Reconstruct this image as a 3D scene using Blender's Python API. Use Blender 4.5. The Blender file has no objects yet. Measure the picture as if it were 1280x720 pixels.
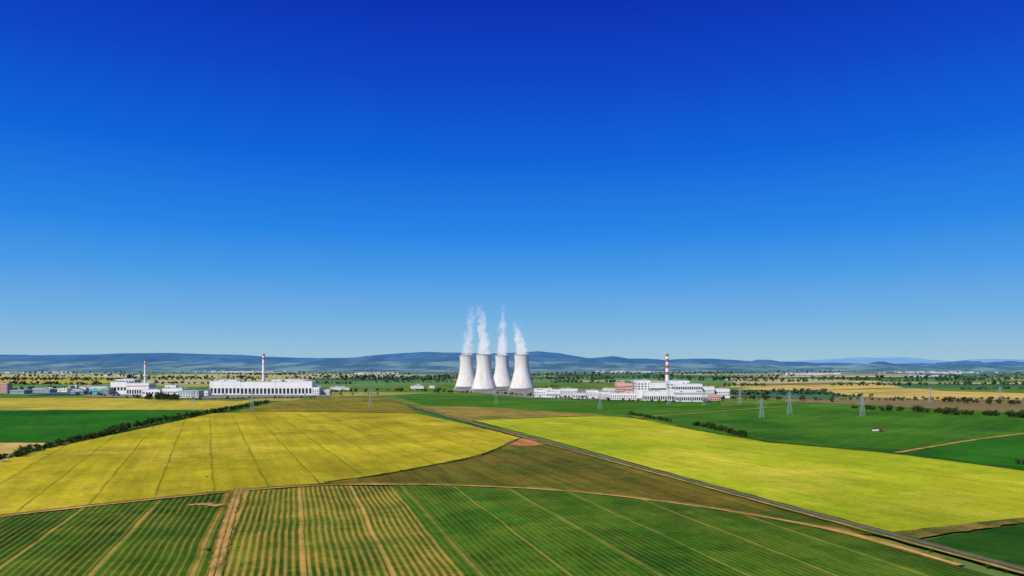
import bpy, math, random
import numpy as np
from mathutils import Vector, noise
random.seed(7)
rng = np.random.default_rng(7)
scene = bpy.context.scene
scene.view_settings.view_transform = 'Standard'
scene.view_settings.look = 'None'
scene.view_settings.exposure = 0

# ------------------------------------------------------------------ image pixels to ground metres
CAM_H = 90.0      # drone height, metres
FOC = 914.0
HZ = 456.0
def px_to_ground(u, v, z=0.0):
    """image pixel coordinates of a point standing on the plain -> metres"""
    Y = CAM_H * FOC / (v - HZ)
    return ((u - 640.0) / FOC * Y, Y)

def s2l(c):
    c = c / 255.0
    return c / 12.92 if c <= 0.04045 else ((c + 0.055) / 1.055) ** 2.4
def lin(r, g, b, k=0.95):
    return (s2l(r) * k, s2l(g) * k, s2l(b) * k, 1.0)

# ------------------------------------------------------------------ node helpers
class NT:
    def __init__(self, tree):
        self.t = tree; self.n = tree.nodes; self.l = tree.links
        self.n.clear()
    def node(self, typ, **kw):
        nd = self.n.new(typ)
        for k, v in kw.items(): setattr(nd, k, v)
        return nd
    def set(self, sock, val):
        if isinstance(val, bpy.types.NodeSocket): self.l.new(val, sock)
        elif val is not None: sock.default_value = val
    def math(self, op, a, b=None, c=None, clamp=False):
        nd = self.node('ShaderNodeMath', operation=op, use_clamp=clamp)
        self.set(nd.inputs[0], a)
        if b is not None: self.set(nd.inputs[1], b)
        if c is not None: self.set(nd.inputs[2], c)
        return nd.outputs[0]
    def vmath(self, op, a, b=None):
        nd = self.node('ShaderNodeVectorMath', operation=op)
        self.set(nd.inputs[0], a)
        if b is not None:
            if op == 'SCALE': self.set(nd.inputs[3], b)
            else: self.set(nd.inputs[1], b)
        return nd.outputs['Value'] if op in ('DOT_PRODUCT', 'LENGTH') else nd.outputs[0]
    def mix(self, f, a, b, blend='MIX'):
        nd = self.node('ShaderNodeMix', data_type='RGBA', blend_type=blend)
        self.set(nd.inputs[0], f); self.set(nd.inputs[6], a); self.set(nd.inputs[7], b)
        return nd.outputs[2]
    def noise(self, vec, scale, detail=4, rough=0.55, col=False):
        nd = self.node('ShaderNodeTexNoise')
        self.set(nd.inputs['Vector'], vec)
        nd.inputs['Scale'].default_value = scale
        nd.inputs['Detail'].default_value = detail
        nd.inputs['Roughness'].default_value = rough
        return nd.outputs['Color'] if col else nd.outputs[0]
    def rng(self, v, a, b, c=0.0, d=1.0, smooth=False):
        nd = self.node('ShaderNodeMapRange')
        if smooth: nd.interpolation_type = 'SMOOTHSTEP'
        self.set(nd.inputs[0], v)
        for i, x in enumerate((a, b, c, d)): self.set(nd.inputs[i + 1], x)
        return nd.outputs[0]
    def comb(self, x, y, z=0.0):
        nd = self.node('ShaderNodeCombineXYZ')
        self.set(nd.inputs[0], x); self.set(nd.inputs[1], y); self.set(nd.inputs[2], z)
        return nd.outputs[0]
    def sep(self, v):
        nd = self.node('ShaderNodeSeparateXYZ'); self.set(nd.inputs[0], v)
        return nd.outputs
    def gray(self, v):
        return self.comb(v, v, v)

def new_mat(name):
    m = bpy.data.materials.new(name); m.use_nodes = True
    return m, NT(m.node_tree)
def finish(nt, color, rough=0.9, spec=0.1, metal=0.0):
    p = nt.node('ShaderNodeBsdfPrincipled')
    nt.set(p.inputs['Base Color'], color)
    nt.set(p.inputs['Roughness'], rough)
    p.inputs['Specular IOR Level'].default_value = spec
    p.inputs['Metallic'].default_value = metal
    o = nt.node('ShaderNodeOutputMaterial')
    nt.l.new(p.outputs[0], o.inputs[0])

def field_mat(name, c1, c2, patch=120, slope=-0.348, streak=0.14, fine=0.22,
              rows=None, trams=None, c3=None, big=0.10, bare=None):
    m, nt = new_mat(name)
    pos = nt.node('ShaderNodeNewGeometry').outputs['Position']
    L = math.hypot(slope, 1); d = (slope / L, 1 / L, 0); p = (1 / L, -slope / L, 0)
    wob = nt.vmath('SCALE', nt.vmath('SUBTRACT', nt.noise(pos, 0.010, 2, col=True), (0.5, 0.5, 0.5)), 5.0)
    posw = nt.vmath('ADD', pos, wob)
    a = nt.vmath('DOT_PRODUCT', posw, p); b = nt.vmath('DOT_PRODUCT', posw, d)
    f = nt.rng(nt.noise(pos, 1.0 / patch, 7, 0.68), 0.36, 0.66, smooth=True)
    col = nt.mix(f, c1, c2)
    if c3 is not None:
        f3 = nt.rng(nt.noise(nt.vmath('ADD', pos, (913., 421., 0)), 0.7 / patch, 7, 0.74), 0.48, 0.66, smooth=True)
        col = nt.mix(f3, col, c3)
    # long drill-direction streaks, two widths
    st = nt.noise(nt.comb(nt.math('MULTIPLY', a, 0.12), nt.math('MULTIPLY', b, 0.006)), 1.0, 5, 0.65)
    col = nt.mix(1.0, col, nt.gray(nt.rng(st, 0.25, 0.75, 1 - streak, 1 + streak)), 'MULTIPLY')
    st2 = nt.noise(nt.comb(nt.math('MULTIPLY', a, 0.028), nt.math('MULTIPLY', b, 0.0028)), 1.0, 4, 0.6)
    col = nt.mix(1.0, col, nt.gray(nt.rng(st2, 0.3, 0.7, 1 - streak * .8, 1 + streak * .8)), 'MULTIPLY')
    # broad moisture / soil variation and mid-size mottling
    bn = nt.noise(nt.vmath('ADD', pos, (77., 1300., 0)), 0.0045, 4, 0.6)
    col = nt.mix(1.0, col, nt.gray(nt.rng(bn, 0.3, 0.7, 1 - big, 1 + big)), 'MULTIPLY')
    mn = nt.noise(nt.vmath('ADD', pos, (501., 88., 0)), 0.05, 5, 0.7)
    col = nt.mix(1.0, col, nt.gray(nt.rng(mn, 0.3, 0.7, 1 - fine * .5, 1 + fine * .5)), 'MULTIPLY')
    fn = nt.noise(pos, 0.30, 6, 0.78)
    col = nt.mix(1.0, col, nt.gray(nt.rng(fn, 0.25, 0.75, 1 - fine, 1 + fine)), 'MULTIPLY')
    brk = nt.rng(nt.noise(pos, 0.02, 6, 0.8), 0.36, 0.6)
    for spec in (rows, trams):
        if spec is None: continue
        sp, w, rc, strg = spec
        fr = nt.math('FRACT', nt.math('ADD', nt.math('DIVIDE', a, sp), 100.37))
        dist = nt.math('MULTIPLY', nt.math('ABSOLUTE', nt.math('SUBTRACT', fr, 0.5)), sp)
        mask = nt.rng(dist, w, w * 0.35, 0.0, strg, smooth=True)
        mask = nt.math('MULTIPLY', mask, nt.math('MULTIPLY_ADD', brk, 0.7, 0.3))
        col = nt.mix(mask, col, rc)
    if bare is not None:
        bm_ = nt.rng(nt.noise(nt.vmath('ADD', pos, (61., 777., 0)), 0.03, 6, 0.75), 0.60, 0.70, 0.0, 0.7, smooth=True)
        col = nt.mix(bm_, col, bare)
    finish(nt, col, 0.95, 0.05)
    return m

def plain_mat(name, c, var=0.12, scale=0.3, rough=0.8, spec=0.2, metal=0.0, streak=False):
    m, nt = new_mat(name)
    pos = nt.node('ShaderNodeNewGeometry').outputs['Position']
    if streak:
        pos = nt.vmath('MULTIPLY', pos, (1.0, 1.0, 0.08))
    n = nt.noise(pos, scale, 5, 0.65)
    col = nt.mix(1.0, c, nt.gray(nt.rng(n, 0.3, 0.7, 1 - var, 1 + var * 0.4)), 'MULTIPLY')
    finish(nt, col, rough, spec, metal)
    return m

# ------------------------------------------------------------------ mesh helpers
class MB:
    def __init__(self): self.v = []; self.f = []; self.m = []
    def quad(self, pts, mi=0):
        i = len(self.v); self.v += [tuple(p) for p in pts]
        self.f.append(tuple(range(i, i + len(pts)))); self.m.append(mi)
    def box(self, x0, x1, y0, y1, z0, z1, mi=0):
        i = len(self.v)
        self.v += [(x0,y0,z0),(x1,y0,z0),(x1,y1,z0),(x0,y1,z0),(x0,y0,z1),(x1,y0,z1),(x1,y1,z1),(x0,y1,z1)]
        F = [(0,3,2,1),(4,5,6,7),(0,1,5,4),(1,2,6,5),(2,3,7,6),(3,0,4,7)]
        for q in F: self.f.append(tuple(i + k for k in q)); self.m.append(mi)
    def strut(self, a, b, w, mi=0, w2=None):
        a = Vector(a); b = Vector(b); d = (b - a)
        if d.length < 1e-6: return
        d.normalize()
        s = d.cross(Vector((0, 0, 1)))
        if s.length < 0.05: s = d.cross(Vector((0, 1, 0)))
        s.normalize(); t = d.cross(s)
        w2 = w if w2 is None else w2
        i = len(self.v)
        for c, ww in ((a, w), (b, w2)):
            for k in ((1,1),(-1,1),(-1,-1),(1,-1)):
                self.v.append(tuple(c + s * k[0] * ww / 2 + t * k[1] * ww / 2))
        for q in ((0,1,5,4),(1,2,6,5),(2,3,7,6),(3,0,4,7),(3,2,1,0),(4,5,6,7)):
            self.f.append(tuple(i + k for k in q)); self.m.append(mi)
    def cyl(self, c, r0, r1, z0, z1, n=24, mi=0, cap=True):
        i = len(self.v)
        for z, r in ((z0, r0), (z1, r1)):
            for k in range(n):
                an = 2 * math.pi * k / n
                self.v.append((c[0] + r * math.cos(an), c[1] + r * math.sin(an), z))
        for k in range(n):
            k2 = (k + 1) % n
            self.f.append((i + k, i + k2, i + n + k2, i + n + k)); self.m.append(mi)
        if cap:
            self.f.append(tuple(i + n + k for k in range(n))); self.m.append(mi)
    def wheel(self, c, r, w, n=20, mi=0):
        i = len(self.v)
        for sx in (-w / 2, w / 2):
            for k in range(n):
                an = 2 * math.pi * k / n
                self.v.append((c[0] + r * math.cos(an), c[1] + sx, c[2] + r * math.sin(an)))
        for k in range(n):
            k2 = (k + 1) % n
            self.f.append((i + k, i + k2, i + n + k2, i + n + k)); self.m.append(mi)
        self.f.append(tuple(i + k for k in range(n))); self.m.append(mi)
        self.f.append(tuple(i + n + k for k in range(n))[::-1]); self.m.append(mi)
    def obj(self, name, mats, parent=None, smooth=False, loc=None):
        me = bpy.data.meshes.new(name)
        me.from_pydata(self.v, [], self.f)
        for m in (mats if isinstance(mats, (list, tuple)) else [mats]): me.materials.append(m)
        me.polygons.foreach_set('material_index', self.m)
        if smooth: me.polygons.foreach_set('use_smooth', [True] * len(me.polygons))
        me.update()
        o = bpy.data.objects.new(name, me); scene.collection.objects.link(o)
        if loc: o.location = loc
        if parent: o.parent = parent
        return o
def empty(name, loc=(0, 0, 0)):
    e = bpy.data.objects.new(name, None); e.location = loc
    e.empty_display_size = 5
    scene.collection.objects.link(e); return e

LAYER = [0.0]
def densify(pts, step, jit, closed=True):
    out = []; n = len(pts)
    for i in range(n if closed else n - 1):
        a = np.array(pts[i], float); b = np.array(pts[(i + 1) % n], float)
        L = np.linalg.norm(b - a); k = max(1, min(60, int(L / step)))
        nrm = np.array([-(b - a)[1], (b - a)[0]]) / max(L, 1e-6)
        for j in range(k):
            q = a + (b - a) * j / k
            if j: q = q + nrm * rng.normal(0, jit)
            out.append(tuple(q))
    if not closed: out.append(tuple(pts[-1]))
    return out
def sheet(name, pts, mat, jit=0.7, step=14, world=False):
    LAYER[0] += 0.03
    w = pts if world else [px_to_ground(*p) for p in pts]
    w = densify(w, step, jit)
    mb = MB(); mb.quad([(x, y, LAYER[0]) for x, y in w])
    o = mb.obj(name, mat)
    if o.data.polygons[0].normal.z < 0: o.data.flip_normals()
    return o
def ribbon(name, pts, width, mat, jit=0.12, step=9, world=False, z=None):
    if z is None:
        LAYER[0] += 0.03; z = LAYER[0]
    w = pts if world else [px_to_ground(*p) for p in pts]
    for _ in range(2):
        q = [w[0]]
        for i in range(len(w) - 1):
            a = np.array(w[i]); b = np.array(w[i + 1])
            q += [tuple(a * .75 + b * .25), tuple(a * .25 + b * .75)]
        q.append(w[-1]); w = q
    w = densify(w, step, 0.0, closed=False)
    A = np.array(w); T = np.gradient(A, axis=0); T /= np.linalg.norm(T, axis=1)[:, None] + 1e-9
    N = np.stack([-T[:, 1], T[:, 0]], 1)
    k = len(A)
    l = A + N * (width / 2 * (1 + rng.normal(0, jit, k)))[:, None]
    r = A - N * (width / 2 * (1 + rng.normal(0, jit, k)))[:, None]
    mb = MB()
    for i in range(k - 1):
        mb.quad([(*r[i], z), (*r[i + 1], z), (*l[i + 1], z), (*l[i], z)])
    o = mb.obj(name, mat)
    if o.data.polygons[0].normal.z < 0: o.data.flip_normals()
    return o

# ------------------------------------------------------------------ sun, sky
EL = math.radians(44); AZ = math.radians(220)   # clockwise from +Y
sdir = Vector((math.sin(AZ) * math.cos(EL), math.cos(AZ) * math.cos(EL), math.sin(EL)))
sun = bpy.data.lights.new('sun', 'SUN'); sun.energy = 4.6; sun.angle = math.radians(0.53); sun.color = (1, 0.955, 0.87)
so = bpy.data.objects.new('sun', sun); so.rotation_euler = sdir.to_track_quat('Z', 'Y').to_euler(); so.location = (0, 0, 500)
scene.collection.objects.link(so)

world = bpy.data.worlds.new('World'); scene.world = world; world.use_nodes = True
nt = NT(world.node_tree)
sky = nt.node('ShaderNodeTexSky', sky_type='NISHITA')
sky.sun_disc = False; sky.sun_elevation = EL; sky.sun_rotation = AZ
gen = nt.node('ShaderNodeTexCoord').outputs['Generated']
z = nt.sep(nt.vmath('NORMALIZE', gen))[2]
cr = nt.node('ShaderNodeValToRGB'); nt.l.new(z, cr.inputs[0])
stops = [(0.0, (162, 198, 214)), (0.02, (148, 192, 219)), (0.061, (114, 176, 226)), (0.12, (70, 154, 230)), (0.175, (32, 132, 230)),
         (0.27, (0, 98, 218)), (0.363, (0, 68, 198)), (0.446, (0, 45, 180)), (1.0, (0, 24, 110))]
el = cr.color_ramp.elements
while len(el) > 1: el.remove(el[-1])
el[0].position = stops[0][0]; el[0].color = lin(*stops[0][1], 1.0)
for p_, c_ in stops[1:]:
    e = el.new(p_); e.color = lin(*c_, 1.0)
target = nt.vmath('SCALE', cr.outputs[0], 10.0)
col = nt.mix(0.97, sky.outputs[0], target)
bg = nt.node('ShaderNodeBackground'); nt.l.new(col, bg.inputs[0]); bg.inputs[1].default_value = 0.1
o = nt.node('ShaderNodeOutputWorld'); nt.l.new(bg.outputs[0], o.inputs[0])

# ------------------------------------------------------------------ camera
cd = bpy.data.cameras.new('camera'); cam = bpy.data.objects.new('camera', cd)
cd.sensor_width = 36; cd.lens = FOC / 1280 * 36; cd.shift_y = (HZ - 360) / 1280
cd.clip_start = 1; cd.clip_end = 200000
cam.location = (0, 0, CAM_H); cam.rotation_euler = (math.radians(90), 0, 0)
scene.collection.objects.link(cam); scene.camera = cam

# ------------------------------------------------------------------ ground sheet (patchwork plain)
m, nt = new_mat('patchwork_farmland')
pos = nt.node('ShaderNodeNewGeometry').outputs['Position']
wv = nt.vmath('ADD', pos, nt.vmath('SCALE', nt.noise(pos, 0.0006, 2, col=True), 500.0))
rp = nt.node('ShaderNodeVectorRotate', rotation_type='Z_AXIS'); nt.l.new(wv, rp.inputs[0]); rp.inputs['Angle'].default_value = 0.22
sc = nt.vmath('MULTIPLY', rp.outputs[0], (1 / 1300.0, 1 / 700.0, 0))
vo = nt.node('ShaderNodeTexVoronoi', distance='CHEBYCHEV'); nt.l.new(sc, vo.inputs['Vector']); vo.inputs['Scale'].default_value = 1.0
vo.inputs['Randomness'].default_value = 0.9
rnd = nt.sep(vo.outputs['Color'])[0]
cr = nt.node('ShaderNodeValToRGB'); cr.color_ramp.interpolation = 'CONSTANT'; nt.l.new(rnd, cr.inputs[0])
el = cr.color_ramp.elements
cols = [(62, 108, 48), (158, 156, 80), (78, 124, 54), (206, 190, 122), (104, 130, 62), (52, 92, 50), (172, 162, 94), (88, 138, 62), (132, 116, 74), (66, 112, 50), (180, 176, 92)]
el[0].color = lin(*cols[0]); el[0].position = 0
while len(el) > 1: el.remove(el[-1])
for i, c in enumerate(cols[1:]): e = el.new((i + 1) / len(cols)); e.color = lin(*c)
nz = nt.noise(pos, 0.004, 6, 0.65)
col = nt.mix(1.0, cr.outputs[0], nt.gray(nt.rng(nz, 0.3, 0.7, 0.8, 1.15)), 'MULTIPLY')
wood = nt.rng(nt.noise(nt.vmath('MULTIPLY', pos, (0.00035, 0.0009, 0)), 1.0, 6, 0.6), 0.50, 0.55, smooth=True)
yy = nt.sep(pos)[1]
wood = nt.math('MULTIPLY', wood, nt.rng(yy, 4500, 8000))
col = nt.mix(wood, col, lin(54, 88, 70))
col = nt.mix(nt.rng(yy, 3800, 13500, 0.0, 0.72), col, lin(112, 148, 168))  # air haze painted in: far ground fades to pale blue
finish(nt, col, 0.95, 0.03)
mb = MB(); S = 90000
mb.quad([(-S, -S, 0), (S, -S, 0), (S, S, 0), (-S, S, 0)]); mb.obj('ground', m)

# ------------------------------------------------------------------ field materials
M_yellow = field_mat('ripening_barley', lin(184, 168, 32), lin(154, 148, 22), 110, slope=-0.418, streak=0.2, fine=0.3,
                     trams=(37.0, 1.2, lin(96, 106, 20), 0.8), c3=lin(198, 178, 54), big=.19)
M_lime = field_mat('ripening_wheat', lin(176, 180, 32), lin(148, 166, 24), 140, slope=-0.45, streak=0.18, fine=0.28,
                   trams=(48.0, 1.0, lin(126, 142, 24), 0.5), c3=lin(190, 184, 52), big=.18)
M_rowg = field_mat('row_crop_green', lin(48, 94, 14), lin(74, 108, 22), 50, slope=-0.30, streak=0.3, fine=0.4,
                   rows=(3.4, .85, lin(128, 126, 40), 0.55), trams=(36.0, 1.1, lin(170, 146, 64), 0.65), c3=lin(34, 78, 14), big=.2, bare=lin(112, 108, 40))
M_rowo = field_mat('row_crop_sparse', lin(74, 98, 20), lin(108, 114, 32), 50, slope=-0.30, streak=0.32, fine=0.4,
                   rows=(3.4, 1.1, lin(192, 156, 68), 0.78), trams=(36.0, 1.6, lin(210, 164, 86), 0.8), c3=lin(52, 86, 18), big=.18, bare=lin(158, 128, 56))
M_rowl = field_mat('row_crop_dense', lin(46, 86, 14), lin(74, 102, 22), 50, slope=-0.315, streak=0.32, fine=0.4,
                   rows=(3.8, .95, lin(152, 136, 50), 0.66), trams=(41.0, 1.4, lin(194, 156, 74), 0.75), c3=lin(32, 74, 14), big=.18, bare=lin(140, 118, 48))
M_brown = field_mat('stubble', lin(114, 100, 32), lin(90, 94, 26), 80, streak=0.34, fine=0.36, c3=lin(60, 86, 22), trams=(24, 1.6, lin(58, 76, 20), .7), big=.2)
M_brown2 = field_mat('dry_grass', lin(160, 136, 62), lin(126, 118, 48), 120, streak=0.24, fine=0.28, c3=lin(98, 108, 42))
M_olive = field_mat('olive_meadow', lin(144, 126, 42), lin(118, 114, 34), 120, slope=-0.418, streak=0.22, fine=0.28, c3=lin(88, 104, 32))
M_green = field_mat('maize', lin(60, 108, 18), lin(76, 120, 24), 160, slope=0.9, streak=0.22, fine=0.3, trams=(40, 1.2, lin(98, 138, 44), .55), c3=lin(44, 92, 14), big=.2)
M_greenL = field_mat('beet_field', lin(38, 100, 10), lin(50, 110, 14), 160, slope=-0.6, streak=0.18, fine=0.26, c3=lin(28, 84, 10), big=.16)
M_green2 = field_mat('pasture', lin(78, 114, 34), lin(98, 126, 42), 120, streak=0.2, fine=0.26, c3=lin(122, 130, 54), big=.2)
M_dgreen = field_mat('dark_crop', lin(32, 76, 12), lin(46, 88, 16), 60, slope=-0.9, streak=0.22, fine=0.36, rows=(5, .9, lin(70, 98, 24), .45))
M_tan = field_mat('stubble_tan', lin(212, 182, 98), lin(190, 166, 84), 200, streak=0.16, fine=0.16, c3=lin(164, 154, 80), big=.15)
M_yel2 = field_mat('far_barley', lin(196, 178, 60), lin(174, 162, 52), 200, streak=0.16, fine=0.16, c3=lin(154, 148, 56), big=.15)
M_haz_g = field_mat('hazed_green', lin(88, 132, 70), lin(106, 140, 80), 300, streak=0.14, fine=0.14, big=.15)  # haze is put into the colours of these far crops
M_haz_d = field_mat('hazed_dark_green', lin(64, 104, 66), lin(76, 116, 72), 300, streak=0.14, fine=0.14, big=.15)
M_haz_t = field_mat('hazed_stubble', lin(190, 180, 124), lin(168, 166, 112), 300, streak=0.14, fine=0.14, big=.15)
M_dirt = field_mat('dirt_track_soil', lin(200, 158, 90), lin(178, 136, 74), 30, streak=0.24, fine=0.34, c3=lin(132, 120, 56))
M_dirt2 = field_mat('dirt_margin', lin(146, 120, 54), lin(106, 102, 38), 20, streak=0.24, fine=0.38, c3=lin(66, 88, 24))
M_redsoil = field_mat('bare_earth', lin(192, 134, 78), lin(160, 106, 58), 12, streak=0.25, fine=0.45)
M_verge = field_mat('verge_grass', lin(66, 86, 26), lin(104, 104, 44), 25, streak=0.28, fine=0.4)
M_rank = field_mat('rank_grass', lin(48, 72, 18), lin(76, 90, 28), 15, streak=0.28, fine=0.4)
M_asph = plain_mat('asphalt', (0.15, 0.135, 0.11, 1), 0.3, 0.2)
M_conc_g = plain_mat('plant_yard', lin(136, 136, 118), 0.3, 0.02)

# --- far strips
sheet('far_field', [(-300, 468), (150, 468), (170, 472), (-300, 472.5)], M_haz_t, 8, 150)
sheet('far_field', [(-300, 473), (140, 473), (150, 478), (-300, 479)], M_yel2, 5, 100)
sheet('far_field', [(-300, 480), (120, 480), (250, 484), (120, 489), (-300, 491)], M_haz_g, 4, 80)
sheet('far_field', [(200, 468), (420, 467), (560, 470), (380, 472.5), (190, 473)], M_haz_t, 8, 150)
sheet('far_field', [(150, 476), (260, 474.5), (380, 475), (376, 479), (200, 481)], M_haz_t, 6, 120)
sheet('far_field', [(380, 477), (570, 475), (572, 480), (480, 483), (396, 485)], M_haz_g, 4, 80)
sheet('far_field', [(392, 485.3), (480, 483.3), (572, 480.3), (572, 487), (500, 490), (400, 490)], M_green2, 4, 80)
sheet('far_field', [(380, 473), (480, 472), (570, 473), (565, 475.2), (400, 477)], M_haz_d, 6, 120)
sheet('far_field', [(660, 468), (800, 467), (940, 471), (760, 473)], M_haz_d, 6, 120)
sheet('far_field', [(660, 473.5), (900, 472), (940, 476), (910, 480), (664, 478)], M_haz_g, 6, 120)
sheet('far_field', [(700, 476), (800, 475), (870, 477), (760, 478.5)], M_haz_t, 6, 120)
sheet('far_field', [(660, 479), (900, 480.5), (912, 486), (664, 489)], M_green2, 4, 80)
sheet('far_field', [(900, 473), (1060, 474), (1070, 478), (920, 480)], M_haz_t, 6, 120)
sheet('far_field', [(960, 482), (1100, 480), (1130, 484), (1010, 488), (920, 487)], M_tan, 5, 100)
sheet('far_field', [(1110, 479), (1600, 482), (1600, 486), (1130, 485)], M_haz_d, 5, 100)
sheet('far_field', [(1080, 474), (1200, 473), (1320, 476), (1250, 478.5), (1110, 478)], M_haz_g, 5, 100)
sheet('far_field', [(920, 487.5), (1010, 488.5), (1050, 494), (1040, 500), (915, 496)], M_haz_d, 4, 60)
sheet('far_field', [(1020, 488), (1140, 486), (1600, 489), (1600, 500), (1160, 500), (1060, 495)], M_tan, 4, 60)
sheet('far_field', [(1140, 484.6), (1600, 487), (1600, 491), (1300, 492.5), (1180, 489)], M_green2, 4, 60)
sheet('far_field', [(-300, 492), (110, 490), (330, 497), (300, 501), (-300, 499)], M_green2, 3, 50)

# --- middle distance
sheet('barley_field', [(-400, 499), (120, 497.5), (320, 502), (290, 513), (-400, 512)], M_yel2, 2, 30)
sheet('grass_meadow', [(330, 497), (480, 494.5), (560, 490), (720, 495), (930, 498), (1045, 506), (1280, 516), (1700, 530), (1700, 560), (870, 545), (770, 521), (520, 510), (480, 500)], M_green2, 2, 30)
sheet('green_field', [(492, 495), (560, 491.5), (660, 497), (900, 502), (905, 512), (820, 520), (745, 518), (620, 510), (530, 507)], M_green, 1.5, 25)
sheet('maize_field', [(900, 508), (1000, 503), (1075, 506), (1290, 517), (1700, 532), (1700, 640), (1290, 590), (1120, 567), (960, 553), (870, 538), (800, 523), (880, 515)], M_green, 1.5, 25)
sheet('beet_field', [(1130, 568.5), (1180, 559), (1240, 549.5), (1310, 541), (1700, 560), (1700, 640), (1290, 590)], M_greenL, 1.2, 20)
sheet('beet_field', [(-400, 512.5), (285, 514), (245, 521), (130, 545), (60, 555), (-400, 552)], M_greenL, 1.2, 20)
sheet('stubble_field', [(-400, 553), (60, 554.5), (35, 566), (-10, 576), (-400, 640)], M_tan, 1.2, 20)
sheet('olive_meadow', [(300, 513), (345, 503), (390, 498), (478, 496.5), (500, 503), (524, 517), (420, 519), (300, 519)], M_olive, 1.2, 20)
sheet('dry_field', [(508, 508), (600, 509), (745, 518.5), (760, 521), (640, 529), (585, 527)], M_brown2, 1.2, 20)
sheet('barley_field', [(-500, 760), (-500, 660), (-20, 583), (60, 562), (130, 547), (200, 532), (265, 517.5), (330, 515), (430, 516), (522, 517.5), (590, 533), (650, 548), (600, 571), (540, 583), (430, 603), (300, 613), (130, 632), (0, 647)], M_yellow, 0.8, 14)
sheet('wheat_field', [(592, 526), (640, 524), (760, 520.5), (810, 525), (870, 538), (960, 554), (1120, 568), (1290, 591), (1700, 650), (1700, 700), (1290, 650), (1110, 668), (1000, 638), (860, 599), (700, 554)], M_lime, 0.8, 14)
sheet('stubble_field', [(405, 606), (470, 597), (540, 584), (605, 571), (652, 549), (700, 557), (860, 601), (1000, 639), (1110, 672), (1060, 668), (960, 650), (840, 629), (700, 613), (560, 607)], M_brown, 0.7, 12)
sheet('bare_earth', [(630, 556), (642, 550), (656, 548.5), (672, 551), (682, 556), (668, 558), (650, 558.5)], M_redsoil, 0.8, 5)
sheet('row_crop_field', [(-700, 1100), (-600, 800), (0, 649), (130, 634), (292, 617), (262, 725), (150, 1100)], M_rowl, 0.5, 10)
sheet('row_crop_field', [(300, 616), (410, 609), (500, 609), (600, 735), (880, 1100), (154, 1100), (268, 725)], M_rowo, 0.5, 10)
sheet('row_crop_field', [(490, 608.5), (560, 609), (700, 615), (850, 632), (980, 654), (1075, 675), (1240, 722), (2400, 1100), (860, 1100), (590, 735)], M_rowg, 0.5, 10)
sheet('crop_field', [(1150, 678), (1290, 655), (1700, 720), (2000, 1000), (1300, 719)], M_dgreen, 0.6, 10)
sheet('field_margin', [(1112, 668), (1290, 648), (1700, 700), (1700, 718), (1290, 654), (1145, 676)], M_dirt2, 0.8, 8)

# --- rank grass edges between crops
ribbon('grass_strip', [(405, 604.5), (470, 596), (540, 583), (605, 570), (650, 549)], 3.6, M_rank, 0.3, 5)
ribbon('grass_strip', [(265, 517), (330, 514.5), (430, 515.5), (522, 517)], 6, M_rank, 0.3, 12)
ribbon('grass_strip', [(590, 526), (640, 524), (760, 520), (810, 524.5)], 6, M_rank, 0.3, 12)
ribbon('grass_strip', [(-300, 553), (60, 554)], 4, M_rank, 0.3, 12)
# --- tracks
ribbon('field_margin', [(-300, 690), (-100, 660), (0, 647), (130, 632), (300, 614), (410, 606.5), (500, 606.5), (560, 607), (700, 613), (850, 630), (980, 651.5), (1060, 668), (1130, 688), (1200, 709)], 8, M_dirt2, 0.22)
ribbon('dirt_track', [(-300, 692), (-100, 662), (0, 648), (130, 633), (300, 615), (410, 607.5), (500, 607.5), (560, 608), (700, 614), (850, 631), (980, 652.5), (1060, 669), (1130, 689), (1200, 710)], 3.4, M_dirt, 0.16)
ribbon('field_margin', [(300, 612), (296, 620), (281, 670), (267, 725), (225, 900), (160, 1200)], 7, M_dirt2, 0.16, 5)
ribbon('dirt_track', [(300, 612), (296, 620), (281, 670), (267, 725), (225, 900), (160, 1200)], 5.0, M_dirt, 0.12, 5)
ribbon('grass_strip', [(300, 612), (296, 620), (281, 670), (267, 725), (225, 900), (160, 1200)], 0.7, M_dirt2, 0.3, 4)
ribbon('dirt_track', [(1120, 567.5), (1170, 559), (1230, 549), (1300, 541), (1500, 530)], 5.5, M_dirt, 0.15)
ribbon('dirt_track', [(800, 522), (850, 519), (900, 515), (950, 511), (985, 509)], 6, M_dirt, 0.15)
ribbon('dirt_track', [(780, 520), (870, 539), (960, 554), (1120, 568), (1290, 591), (1600, 632)], 3.0, M_rank, 0.3)
ribbon('dirt_track', [(-300, 600), (0, 573), (60, 559), (130, 544), (240, 520), (300, 511)], 5.0, M_dirt2, 0.2)
ribbon('bare_earth', [(236, 634), (258, 632.5), (276, 635)], 6, M_dirt, 0.4, 3)
def road_pt(Y, off=0.0):
    x = (322.0 - 640.0) / FOC * Y + 3.66 * CAM_H + off
    return (x, Y)
ys = [60, 150, 250, 400, 600, 900, 1200, 1600, 1900, 2050]
ribbon('verge', [road_pt(y, 0) for y in ys], 12.5, M_verge, 0.14, 9, True)
ribbon('road', [road_pt(y, 2.2) for y in ys], 3.6, M_asph, 0.02, 12, True)
ribbon('dirt_track', [road_pt(y, -4.2) for y in ys], 2.0, M_dirt, 0.25, 9, True)
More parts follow.
